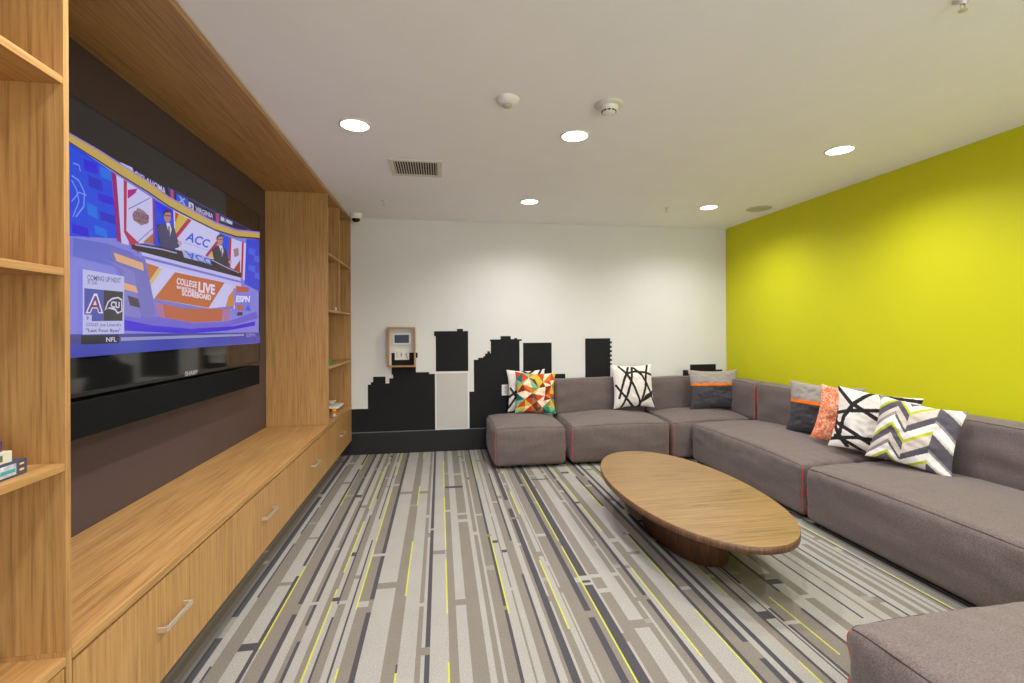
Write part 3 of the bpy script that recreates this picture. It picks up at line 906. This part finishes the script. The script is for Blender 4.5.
# ------------------------------------------------------------------ pillows
def pillow(label, loc, yaw, lean, w, h, thick, colour, mats, seed=0, roll=0.0, n=110, kind='throw_pillow', group=None):
    """front faces local -Y; loc is the middle of the bottom edge"""
    o = link(kind, bmesh.new(), [M[k] for k in mats])
    bm = bmesh.new()
    hw, hh_ = w / 2, h / 2
    def prof(s, t):
        a = max(0.0, 1 - s * s); b = max(0.0, 1 - t * t)
        return (a ** .5) * (b ** .5)
    grid = {}
    for side in (0, 1):
        for i in range(n + 1):
            for j in range(n + 1):
                s = -1 + 2 * i / n; t = -1 + 2 * j / n
                edge = i in (0, n) or j in (0, n)
                if side == 1 and edge:
                    grid[(1, i, j)] = grid[(0, i, j)]; continue
                x = s * hw * (1 - .10 * (1 - t * t) * abs(s) ** 3)
                z = t * hh_ * (1 - .10 * (1 - s * s) * abs(t) ** 3)
                d = thick / 2 * prof(s, t)
                nn = noise.noise(Vector((s * 2.4 + seed, t * 2.4, side * 5))) * .014 + noise.noise(Vector((s * 6 + seed, t * 6, side * 9))) * .007
                d += nn * (1 - max(abs(s), abs(t)) ** 4)
                y = -d if side == 0 else d
                grid[(side, i, j)] = bm.verts.new((x, y, z + hh_))
    idx = {k: i for i, k in enumerate(mats)}
    for side in (0, 1):
        for i in range(n):
            for j in range(n):
                q = [grid[(side, i, j)], grid[(side, i + 1, j)], grid[(side, i + 1, j + 1)], grid[(side, i, j + 1)]]
                if side: q.reverse()
                f = bm.faces.new(q); f.smooth = True
                s = -1 + 2 * (i + .5) / n; t = -1 + 2 * (j + .5) / n
                f.material_index = idx[colour(s, t)]
    bm.to_mesh(o.data); bm.free()
    o.location = loc
    o.rotation_mode = 'XYZ'
    o.matrix_world = Matrix.Translation(loc) @ Matrix.Rotation(yaw, 4, 'Z') @ Matrix.Rotation(-lean, 4, 'X') @ Matrix.Rotation(roll, 4, 'Y')
    bm2 = bmesh.new()
    tag(o, label, 'pillow', group)
    return o

def seg_d(px, py, ax, ay, bx, by):
    dx, dy = bx - ax, by - ay
    t = max(0, min(1, ((px - ax) * dx + (py - ay) * dy) / (dx * dx + dy * dy)))
    return math.hypot(px - ax - t * dx, py - ay - t * dy)
def strokes(lines, tri=None, wd=.05):
    def f(s, t):
        for pts in lines:
            for a, b in zip(pts, pts[1:]):
                if seg_d(s, t, *a, *b) < wd: return 'p_ink'
        if tri and inside(s, t, tri): return 'p_ink'
        return 'p_white'
    return f
def inside(x, y, P_):
    c = False
    j = len(P_) - 1
    for i in range(len(P_)):
        xi, yi = P_[i]; xj, yj = P_[j]
        if (yi > y) != (yj > y) and x < (xj - xi) * (y - yi) / (yj - yi) + xi: c = not c
        j = i
    return c
def st(pts, x0=115, x1=535, y0=160, y1=555):
    return [((a - x0) / (x1 - x0) * 2 - 1, 1 - (b - y0) / (y1 - y0) * 2) for a, b in pts]
W1 = [st(p) for p in ([(185, 175), (250, 250), (320, 380), (360, 480), (370, 560)], [(275, 180), (215, 310), (160, 460)], [(312, 180), (290, 290), (240, 440), (180, 560)],
                     [(240, 245), (330, 225), (430, 235), (525, 262)], [(485, 145), (440, 270), (425, 380), (380, 500), (350, 560)], [(320, 180), (400, 260), (460, 370), (510, 470), (545, 560)],
                     [(130, 350), (220, 450), (310, 560)])]
W1T = st([(420, 440), (525, 395), (520, 440), (385, 510)])
pillow('white pillow with black brush strokes at middle of the back wall sofa', (2.165, 5.035, .470), 0.02, .16, .50, .50, .15, strokes(W1, W1T, .055), ['p_white', 'p_ink'], 1)
W2 = [[(-1, .95), (-.55, .5), (.2, .1), (1, -.3)], [(-.1, 1), (-.45, .55), (-.7, 0), (-.75, -.6)], [(-1, .1), (-.55, .25), (.2, .42), (1, .55)],
      [(-1, -.15), (-.4, -.4), (.3, -.8), (.6, -1)], [(-1, -.75), (-.3, -.55), (.4, -.48), (1, -.42)], [(-.85, -.62), (-.4, -.8), (-.1, -1)], [(-1, .3), (-.95, -.3), (-.5, -.9)], [(.1, .95), (1, .88)]]
pillow('white pillow with black strokes between orange pillow and chevron pillow', (3.015, 2.935, .460), math.radians(-62), .22, .51, .465, .11, strokes(W2, None, .06), ['p_white', 'p_ink'], 2, roll=.08)
W0 = [[(-1, -.3), (-.4, .05), (.3, .7)], [(-.9, .1), (-.5, -.4), (-.3, -1)], [(-.2, 1), (.1, .8), (.4, 1)], [(.6, .7), (.8, 1)], [(-1, -.8), (-.6, -.3), (-.2, .4)]]
pillow('white pillow with black strokes mostly hidden behind the geometric pillow', (.965, 5.205, .445), .05, .14, .45, .475, .13, strokes(W0, None, .06), ['p_white', 'p_ink'], 3)

# geometric patchwork pillow: corners of the patches and their colours
GP = {}
rows = [[(-1, 1), (-.62, 1), (-.3, 1), (.0, 1), (.42, 1), (.78, 1), (1, 1)],
        [(-1, .62), (-.72, .45), (-.34, .70), (-.05, .62), (.34, .5), (.70, .58), (1, .62)],
        [(-1, .34), (-.66, .36), (-.2, .22), (.12, .2), (.46, .26), (.80, .36), (1, .30)],
        [(-1, -.05), (-.52, .06), (-.2, -.06), (-.05, -.1), (.42, -.16), (.66, -.06), (1, -.04)],
        [(-1, -.42), (-.54, -.34), (-.14, -.26), (.05, -.42), (.36, -.40), (.76, -.3), (1, -.32)],
        [(-1, -.75), (-.52, -.68), (-.2, -.62), (.06, -.70), (.30, -.72), (.64, -.66), (1, -.70)],
        [(-1, -1), (-.6, -1), (-.25, -1), (.1, -1), (.38, -1), (.72, -1), (1, -1)]]
ROWC = [['g_red', 'g_teal', 'g_mint', 'g_red', 'g_orange', 'g_yellow', 'g_red', 'g_yellow', 'g_cream', 'g_orange', 'g_yellow', 'g_red'],
        ['g_orange', 'g_mint', 'g_mint', 'g_cream', 'g_maroon', 'g_mint', 'g_yellow', 'g_maroon', 'g_red', 'g_cream', 'g_cream', 'g_olive'],
        ['g_yellow', 'g_maroon', 'g_orange', 'g_red', 'g_olive', 'g_yellow', 'g_cream', 'g_cream', 'g_maroon', 'g_red', 'g_red', 'g_yellow'],
        ['g_cream', 'g_teal', 'g_cream', 'g_maroon', 'g_maroon', 'g_teal', 'g_red', 'g_cream', 'g_orange', 'g_maroon', 'g_red', 'g_teal'],
        ['g_mint', 'g_red', 'g_red', 'g_yellow', 'g_olive', 'g_maroon', 'g_cream', 'g_red', 'g_cream', 'g_olive', 'g_olive', 'g_yellow'],
        ['g_yellow', 'g_mint', 'g_cream', 'g_red', 'g_maroon', 'g_orange', 'g_teal', 'g_orange', 'g_green', 'g_teal', 'g_mint', 'g_green']]
TR = []
for i in range(6):
    for j in range(6):
        a, b, c, d = rows[i][j], rows[i][j + 1], rows[i + 1][j + 1], rows[i + 1][j]
        if (i + j) % 2: t1, t2 = (a, b, c), (a, c, d)
        else: t1, t2 = (a, b, d), (b, c, d)
        TR.append((t1, ROWC[i][2 * j])); TR.append((t2, ROWC[i][2 * j + 1]))
def geo(s, t):
    for tri_, c in TR:
        if inside(s, t, tri_): return c
    return 'g_red'
pillow('patchwork pillow of orange, teal and cream triangles on the first ottoman', (1.02, 5.02, .448), -.06, .24, .455, .46, .14, geo,
       ['g_red', 'g_orange', 'g_yellow', 'g_cream', 'g_mint', 'g_teal', 'g_maroon', 'g_olive', 'g_green'], 4, roll=.04)

def zip_pillow(s, t):
    if t > .30: return 'p_lgrey'
    if t > .17: return 'p_zip'
    return 'p_dgrey'
ZM = ['p_lgrey', 'p_zip', 'p_dgrey']
pillow('two-tone grey pillow with orange stripe standing in the sofa corner', (3.055, 4.88, .466), -.12, .16, .575, .44, .15, zip_pillow, ZM, 5)
pillow('two-tone grey pillow with orange stripe behind the orange pillow', (3.145, 3.50, .452), math.radians(-70), .13, .60, .455, .13, zip_pillow, ZM, 6, roll=.02)
def speck(s, t):
    v = noise.noise(Vector((s * 17, t * 17, 3.3))) + .6 * noise.noise(Vector((s * 33, t * 33, 1.3)))
    return 'p_orange2' if v > .12 else 'p_orange'
pillow('orange pillow with fine pale flecks between the grey and white pillows', (3.06, 3.175, .455), math.radians(-60), .17, .49, .445, .11, speck, ['p_orange', 'p_orange2'], 7, roll=.14)
def chev(s, t):
    # zigzag bands following the printed pattern
    u = (s + 1) / 2
    zz = [(-.01, -.54), (.26, 0), (.43, -.47), (.72, -.01), (1.01, -.5)]
    seg_i = 0; z = 0
    for k, ((a, za), (b, zb)) in enumerate(zip(zz, zz[1:])):
        if a <= u <= b: z = za + (zb - za) * (u - a) / (b - a); seg_i = k
    q = ((.25 + z - t) / .87) % 1.0      # 0 at the top of a lime line, growing downwards
    if seg_i == 0:
        bands = [(.12, 'c_lime'), (.40, 'c_slate'), (.60, 'c_beige'), (.74, 'c_mauve'), (1, 'c_white')]
    elif seg_i == 1:
        bands = [(.12, 'c_lime'), (.38, 'c_slate'), (.66, 'c_beige'), (.78, 'c_slate'), (1, 'c_white')]
    elif seg_i == 2:
        bands = [(.12, 'c_lime'), (.50, 'c_beige'), (.74, 'c_slate'), (1, 'c_white')]
    else:
        bands = [(.10, 'c_beige'), (.62, 'c_slate'), (.72, 'c_mauve'), (1, 'c_white')]
    for e, c in bands:
        if q <= e: return c
    return 'c_white'
pillow('chevron zigzag pillow in grey, white and lime nearest the viewer', (3.0, 2.645, .458), math.radians(-63), .26, .455, .44, .12, chev, ['c_white', 'c_lime', 'c_slate', 'c_beige', 'c_mauve'], 8, roll=.13)

# ------------------------------------------------------------------ coffee table
tb = thing('coffee_table', 'long oval oak coffee table on a dark solid pedestal', 'table', (1.575, 2.915, 0))
def oval(bm, a, b, z, n=96, e=2.12):
    out = []
    for k in range(n):
        th = 2 * PI * k / n
        c_, s_ = math.cos(th), math.sin(th)
        out.append(bm.verts.new((a * math.copysign(abs(c_) ** (2 / e), c_), b * math.copysign(abs(s_) ** (2 / e), s_), z)))
    return out
def loft(bm, rings, mi=0, caps=(True, True)):
    for A_, B_ in zip(rings, rings[1:]):
        n = len(A_)
        for k in range(n):
            f = bm.faces.new((A_[k], A_[(k + 1) % n], B_[(k + 1) % n], B_[k])); f.smooth = True; f.material_index = mi
    if caps[0]: bm.faces.new(rings[0][::-1]).material_index = mi
    if caps[1]: bm.faces.new(rings[-1]).material_index = mi
bm = bmesh.new()
loft(bm, [oval(bm, .449, .885, .3295), oval(bm, .447, .883, .333)])
bmesh.ops.recalc_face_normals(bm, faces=bm.faces)
link('tabletop', bm, M['table_top'], tb)
bm = bmesh.new()
loft(bm, [oval(bm, .440, .876, .291), oval(bm, .449, .885, .295), oval(bm, .4495, .8855, .3292)])
bmesh.ops.recalc_face_normals(bm, faces=bm.faces)
link('edge_band', bm, M['table_edge'], tb)
bm = bmesh.new()
loft(bm, [oval(bm, .195, .42, .0015), oval(bm, .185, .405, .15), oval(bm, .182, .40, .2905)])
bmesh.ops.recalc_face_normals(bm, faces=bm.faces)
link('pedestal', bm, M['table_base'], tb)

# ------------------------------------------------------------------ ceiling fittings
LENS = emissive('lit_lens', (255, 250, 240), 9.0)
def downlight(x, y, label, power=DL if 'DL' in globals() else 60):
    o = thing('recessed_downlight', label, 'ceiling light', (x, y, CEIL), 0, 'recessed round ceiling downlights')
    bm = bmesh.new(); lathe(bm, 0, 0, [(.080, -.0005), (.094, -.0005), (.094, -.004), (.088, -.008), (.080, -.006), (.080, -.0005)], 40)
    bmesh.ops.recalc_face_normals(bm, faces=bm.faces)
    link('trim_ring', bm, M['white_plastic'], o)
    bm = bmesh.new(); lathe(bm, 0, 0, [(0, -.004), (.0795, -.004)], 40)
    for f in bm.faces:
        f.normal_update()
        if f.normal.z > 0: f.normal_flip()
    link('lens', bm, LENS, o)
    ld = bpy.data.lights.new('downlight_beam', 'SPOT')
    ld.energy = power; ld.spot_size = math.radians(156); ld.spot_blend = .9; ld.shadow_soft_size = .038
    ld.color = (1.0, .985, .955)
    lo = bpy.data.objects.new('downlight_beam', ld); C.objects.link(lo)
    lo.parent = o; lo.location = (0, 0, -.02)
    return o
DL = 78
for x, y, l in ((-.495, 2.91, 'lit round downlight nearest the oak canopy, left of the air vent'),
                (.85, 2.88, 'lit round downlight below the smoke detector at the ceiling middle'),
                (2.73, 2.86, 'lit round downlight closest to the viewer by the lime wall'),
                (.855, 4.44, 'lit round downlight farthest back near the air vent, above the back wall'),
                (2.70, 4.41, 'lit round downlight beside the round ceiling speaker'),
                (-.495, 1.33, 'round ceiling downlight just outside the view near the bookcase'),
                (.85, 1.33, 'round ceiling downlight just outside the view above the viewer'),
                (2.73, 1.33, 'round ceiling downlight outside the view beside the lime wall'),
                (-.3, -.3, 'round ceiling downlight behind the viewer by the bookcase'),
                (1.2, -.3, 'round ceiling downlight behind the viewer at room centre'),
                (2.73, -.3, 'round ceiling downlight behind the viewer at the lime wall')):
    downlight(x, y, l, DL)

vx0, vx1, vy0, vy1 = -.365, .02, 3.44, 3.80
vt = thing('ceiling_vent', 'white ceiling air vent with a grid of dark slots', 'vent', ((vx0 + vx1) / 2, (vy0 + vy1) / 2, CEIL))
vw, vh = (vx1 - vx0) / 2, (vy1 - vy0) / 2
bm = bmesh.new()
fr = .035
for a in ((-vw, vw, -vh, -vh + fr), (-vw, vw, vh - fr, vh), (-vw, -vw + fr, -vh + fr, vh - fr), (vw - fr, vw, -vh + fr, vh - fr)):
    box(bm, a[0], a[1], a[2], a[3], -.010, -.0005, .001)
link('frame', bm, M['offwhite'], vt)
link('duct', B(-vw + fr, vw - fr, -vh + fr, vh - fr, -.0025, -.0008), M['dark'], vt)
bm = bmesh.new()
nl = 17
for k in range(nl):
    x = -vw + fr + (2 * (vw - fr)) * (k + .5) / nl
    box(bm, x - .0025, x + .0025, -vh + fr, vh - fr, -.010, -.003)
link('louvre', bm, M['offwhite'], vt)

oc = thing('occupancy_sensor', 'small white domed occupancy sensor left of the smoke detector', 'sensor', (.36, 2.47, CEIL))
bm = bmesh.new(); lathe(bm, 0, 0, [(.064, -.0005), (.062, -.008), (.052, -.02), (.03, -.031), (.0, -.032)], 36)
link('housing', bm, M['white_plastic'], oc)
bm = bmesh.new(); lathe(bm, 0, 0, [(.026, -.0305), (.022, -.042), (.0, -.046)], 24)
link('sensor_lens', bm, M['grille'], oc)
sm = thing('smoke_detector', 'round white smoke detector with dark vents on the ceiling', 'smoke detector', (.915, 2.45, CEIL))
bm = bmesh.new(); lathe(bm, 0, 0, [(.077, -.0005), (.077, -.008), (.07, -.014), (.05, -.017), (.045, -.02)], 40)
link('mounting_plate', bm, M['offwhite'], sm)
bm = bmesh.new(); lathe(bm, 0, 0, [(.05, -.0172), (.048, -.034), (.038, -.038), (.036, -.046), (.02, -.055), (0, -.056)], 40)
link('sensor_head', bm, M['white_plastic'], sm)
bm = bmesh.new()
for k in range(10):
    a = 2 * PI * k / 10
    b2 = bmesh.new(); box(b2, .0355, .0395, -.008, .008, -.0455, -.0385)
    bmesh.ops.rotate(b2, verts=b2.verts, matrix=Matrix.Rotation(a, 3, 'Z'))
    me = bpy.data.meshes.new('t'); b2.to_mesh(me); b2.free(); bm.from_mesh(me); bpy.data.meshes.remove(me)
link('vent_slots', bm, M['dark'], sm)
cm = thing('security_camera', 'small white dome security camera on the ceiling by the far bookcase', 'camera', (-.87, 5.15, CEIL))
bm = bmesh.new(); lathe(bm, 0, 0, [(.06, -.0005), (.062, -.01), (.06, -.045), (.054, -.055), (.044, -.056)], 36)
link('housing', bm, M['white_plastic'], cm)
bm = bmesh.new(); lathe(bm, 0, 0, [(.0435, -.0565), (.04, -.07), (.026, -.086), (0, -.092)], 32)
link('dome', bm, M['glass_black'], cm)
bm = bmesh.new(); lathe(bm, 0, 0, [(0, -.0925), (.008, -.0925), (.008, -.0955), (0, -.0965)], 16)
link('lens', bm, M['steel'], cm)
cs = thing('ceiling_speaker', 'flat round grey ceiling speaker grille near the lime wall', 'speaker', (3.245, 4.39, CEIL))
bm = bmesh.new(); lathe(bm, 0, 0, [(.125, -.0005), (.125, -.005), (.118, -.006), (.118, -.0045)], 40)
link('rim', bm, M['offwhite'], cs)
bm = bmesh.new(); lathe(bm, 0, 0, [(.1175, -.0045), (0, -.0055)], 40)
link('grille', bm, M['grille'], cs)
def sprinkler(x, y, label):
    o = thing('fire_sprinkler', label, 'sprinkler', (x, y, CEIL), 0, 'small ceiling fire sprinklers')
    bm = bmesh.new(); lathe(bm, 0, 0, [(.03, -.0005), (.03, -.003), (.012, -.008), (.008, -.02)], 24)
    link('escutcheon', bm, M['white_plastic'], o)
    bm = bmesh.new()
    tube(bm, [(-.008, 0, -.02), (-.011, 0, -.03), (0, 0, -.042)], .002); tube(bm, [(.008, 0, -.02), (.011, 0, -.03), (0, 0, -.042)], .002)
    link('yoke', bm, M['steel'], o)
    bm = bmesh.new(); lathe(bm, 0, 0, [(0, -.0422), (.014, -.0422), (.014, -.044), (0, -.0445)], 20)
    link('deflector', bm, M['steel'], o)
sprinkler(-.52, 4.60, 'tiny fire sprinkler between the air vent and the security camera')
sprinkler(2.29, 4.50, 'tiny fire sprinkler left of the farthest right downlight')
sprinkler(1.93, 1.475, 'fire sprinkler nearest the viewer at the top of the picture')

# ------------------------------------------------------------------ books and small things on the shelves
def book(name, y0, y1, x0, x1, z0, z1, cover, pages, label, decor=None, group='books stacked on the near bookcase shelf', rot=0.0, spine_r=.006):
    o = thing(name, label, 'book', ((x0 + x1) / 2, (y0 + y1) / 2, z0), rot, group)
    a, b = (x1 - x0) / 2, (y1 - y0) / 2
    t_ = z1 - z0
    bm = bmesh.new()
    box(bm, -a, a, -b, b, 0, .003, .0008); box(bm, -a, a, -b, b, t_ - .003, t_, .0008); box(bm, a - .004, a, -b, b, .003, t_ - .003)
    link('cover', bm, cover, o)
    link('pages', B(-a + .004, a - .0045, -b + .004, b - .004, .0032, t_ - .0032), pages, o)
    return o, a, b, t_
pg = plain('book_paper', (225, 218, 200), 0.8)
zs = SHN[2] + .001
o, a, b, t_ = book('book', 1.09, 1.298, -1.14, -.985, zs, zs + .036, plain('navy_cover', (66, 72, 98), .4), pg, 'blue book with pale patterned spine at bottom of the stack', rot=.04)
bm = bmesh.new(); box(bm, a + .0003, a + .0012, -b, b - .032, .005, .031); link('spine_label', bm, plain('pale_print', (186, 186, 200), .5, grain=.35, scale=70), o)
bm = bmesh.new(); box(bm, a + .0013, a + .002, b - .075, b - .035, .012, .020); link('spine_print', bm, plain('teal_print', (60, 150, 150), .5), o)
bm = bmesh.new(); box(bm, a + .0003, a + .0014, b - .022, b - .010, .010, .015); box(bm, a + .0003, a + .0014, b - .022, b - .010, .024, .028); link('spine_print', bm, plain('amber_print', (230, 180, 90), .5), o)
o, a, b, t_ = book('book', 1.06, 1.262, -1.13, -.99, zs + .037, zs + .063, plain('cream_cover', (206, 204, 182), .4), pg, 'cream book in the middle of the shelf stack', rot=0)
bm = bmesh.new(); box(bm, a + .0003, a + .0012, b - .06, b - .025, .006, .020); link('spine_print', bm, plain('grey_print', (96, 96, 88), .5), o)
o, a, b, t_ = book('book', 1.04, 1.25, -1.13, -1.0, zs + .064, zs + .088, plain('purple_cover', (84, 52, 86), .4), pg, 'purple book on top of the shelf stack', rot=0)
bm = bmesh.new(); box(bm, a + .0003, a + .0012, b - .05, b - .02, .006, .018); link('spine_print', bm, plain('lilac_print', (200, 190, 200), .5), o)
o, a, b, t_ = book('book', 1.12, 1.315, -1.22, -1.07, BENCH + .001, BENCH + .032, plain('black_cover', (30, 26, 26), .4), plain('red_edge', (200, 40, 30), .5),
                   'black book with red edge lying on the bench top at lower left', group='', rot=-.1)

bm = bmesh.new(); box(bm, a + .0003, a + .0015, -b, b, .006, .024); link('spine_band', bm, plain('red_band', (206, 44, 34), .5), o)

st_ = thing('tray_stand', 'small white tray on a brass wire stand in the far bookcase', 'tray stand', (-1.08, 5.06, BENCH + .001))
link('tray', B(-.06, .07, -.16, .12, .035, .055, bev=.006), M['white_plastic'], st_)
link('upper_tray', B(-.05, .02, -.16, .0, .092, .102, bev=.003), M['white_plastic'], st_)
for dy in (-.14, .10):
    bm = bmesh.new(); tube(bm, [(-.055, dy, .002), (-.055, dy, .034)], .003); link('leg', bm, M['gold'], st_)
    bm = bmesh.new(); tube(bm, [(.06, dy, .002), (.06, dy, .034)], .003); link('leg', bm, M['gold'], st_)
bm = bmesh.new(); tube(bm, [(.02, -.0, .106), (.02, .09, .056)], .003); tube(bm, [(.06, -.14, .006), (.06, .10, .006)], .003); link('rail', bm, M['gold'], st_)
tb2 = thing('toy_block', 'small orange and yellow block beside the tray stand on the bench top', 'toy', (-1.03, 4.82, BENCH + .001))
link('body', B(-.02, .02, -.02, .02, 0, .03, bev=.003), M['orange_plastic'], tb2)
link('cap', B(-.014, .014, -.014, .014, .0305, .05, bev=.003), M['yellow_plastic'], tb2)
bm = bmesh.new(); lathe(bm, 0, 0, [(0, 0), (.02, 0), (.022, .02), (.014, .034), (0, .036)], 20)
o = tag(link('paperweight', bm, M['silver']), 'tiny silver paperweight at front of the far bookcase', 'paperweight'); o.location = (-.99, 4.62, BENCH + .001)
o = thing('green_box', 'small green box on the third shelf of the far bookcase', 'box', (-1.02, 4.49, SH[2] + .001))
link('body', B(-.03, .03, -.05, .05, 0, .04, bev=.002), M['green'], o)
link('lid', B(-.032, .032, -.052, .052, .0405, .055, bev=.002), M['green'], o)
o = tag(link('figurine', lathe(bmesh.new(), 0, 0, [(0, 0), (.014, 0), (.01, .012), (.012, .03), (.006, .04), (0, .043)], 16), M['white_plastic']),
        'tiny white figurine on the second shelf of the far bookcase', 'figurine'); o.location = (-1.0, 4.78, SH[1] + .001)
bm = bmesh.new(); box(bm, -.05, .05, -.08, .08, 0, .012, .003)
sh2 = tag(link('shelf_peg', tube(bmesh.new(), [(0, -.04, 0), (0, .05, .012)], .004), M['tape']), 'short pale peg on the side panel high in the far bookcase', 'peg'); sh2.location = (-1.03, 4.42, 2.215)
bm.free()

# ------------------------------------------------------------------ light and view
w = bpy.data.worlds.new('world'); SC.world = w
w.use_nodes = True
w.node_tree.nodes['Background'].inputs['Color'].default_value = (.93, .965, 1.0, 1)
w.node_tree.nodes['Background'].inputs['Strength'].default_value = 5.8
SC.view_settings.view_transform = 'Standard'
SC.view_settings.look = 'None'
SC.view_settings.exposure = 0.0
SC.view_settings.gamma = 1.0
SC.view_settings.use_curve_mapping = False
SC.cycles.max_bounces = 10
SC.cycles.diffuse_bounces = 6
SC.cycles.sample_clamp_indirect = 6
SC.cycles.use_denoising = True
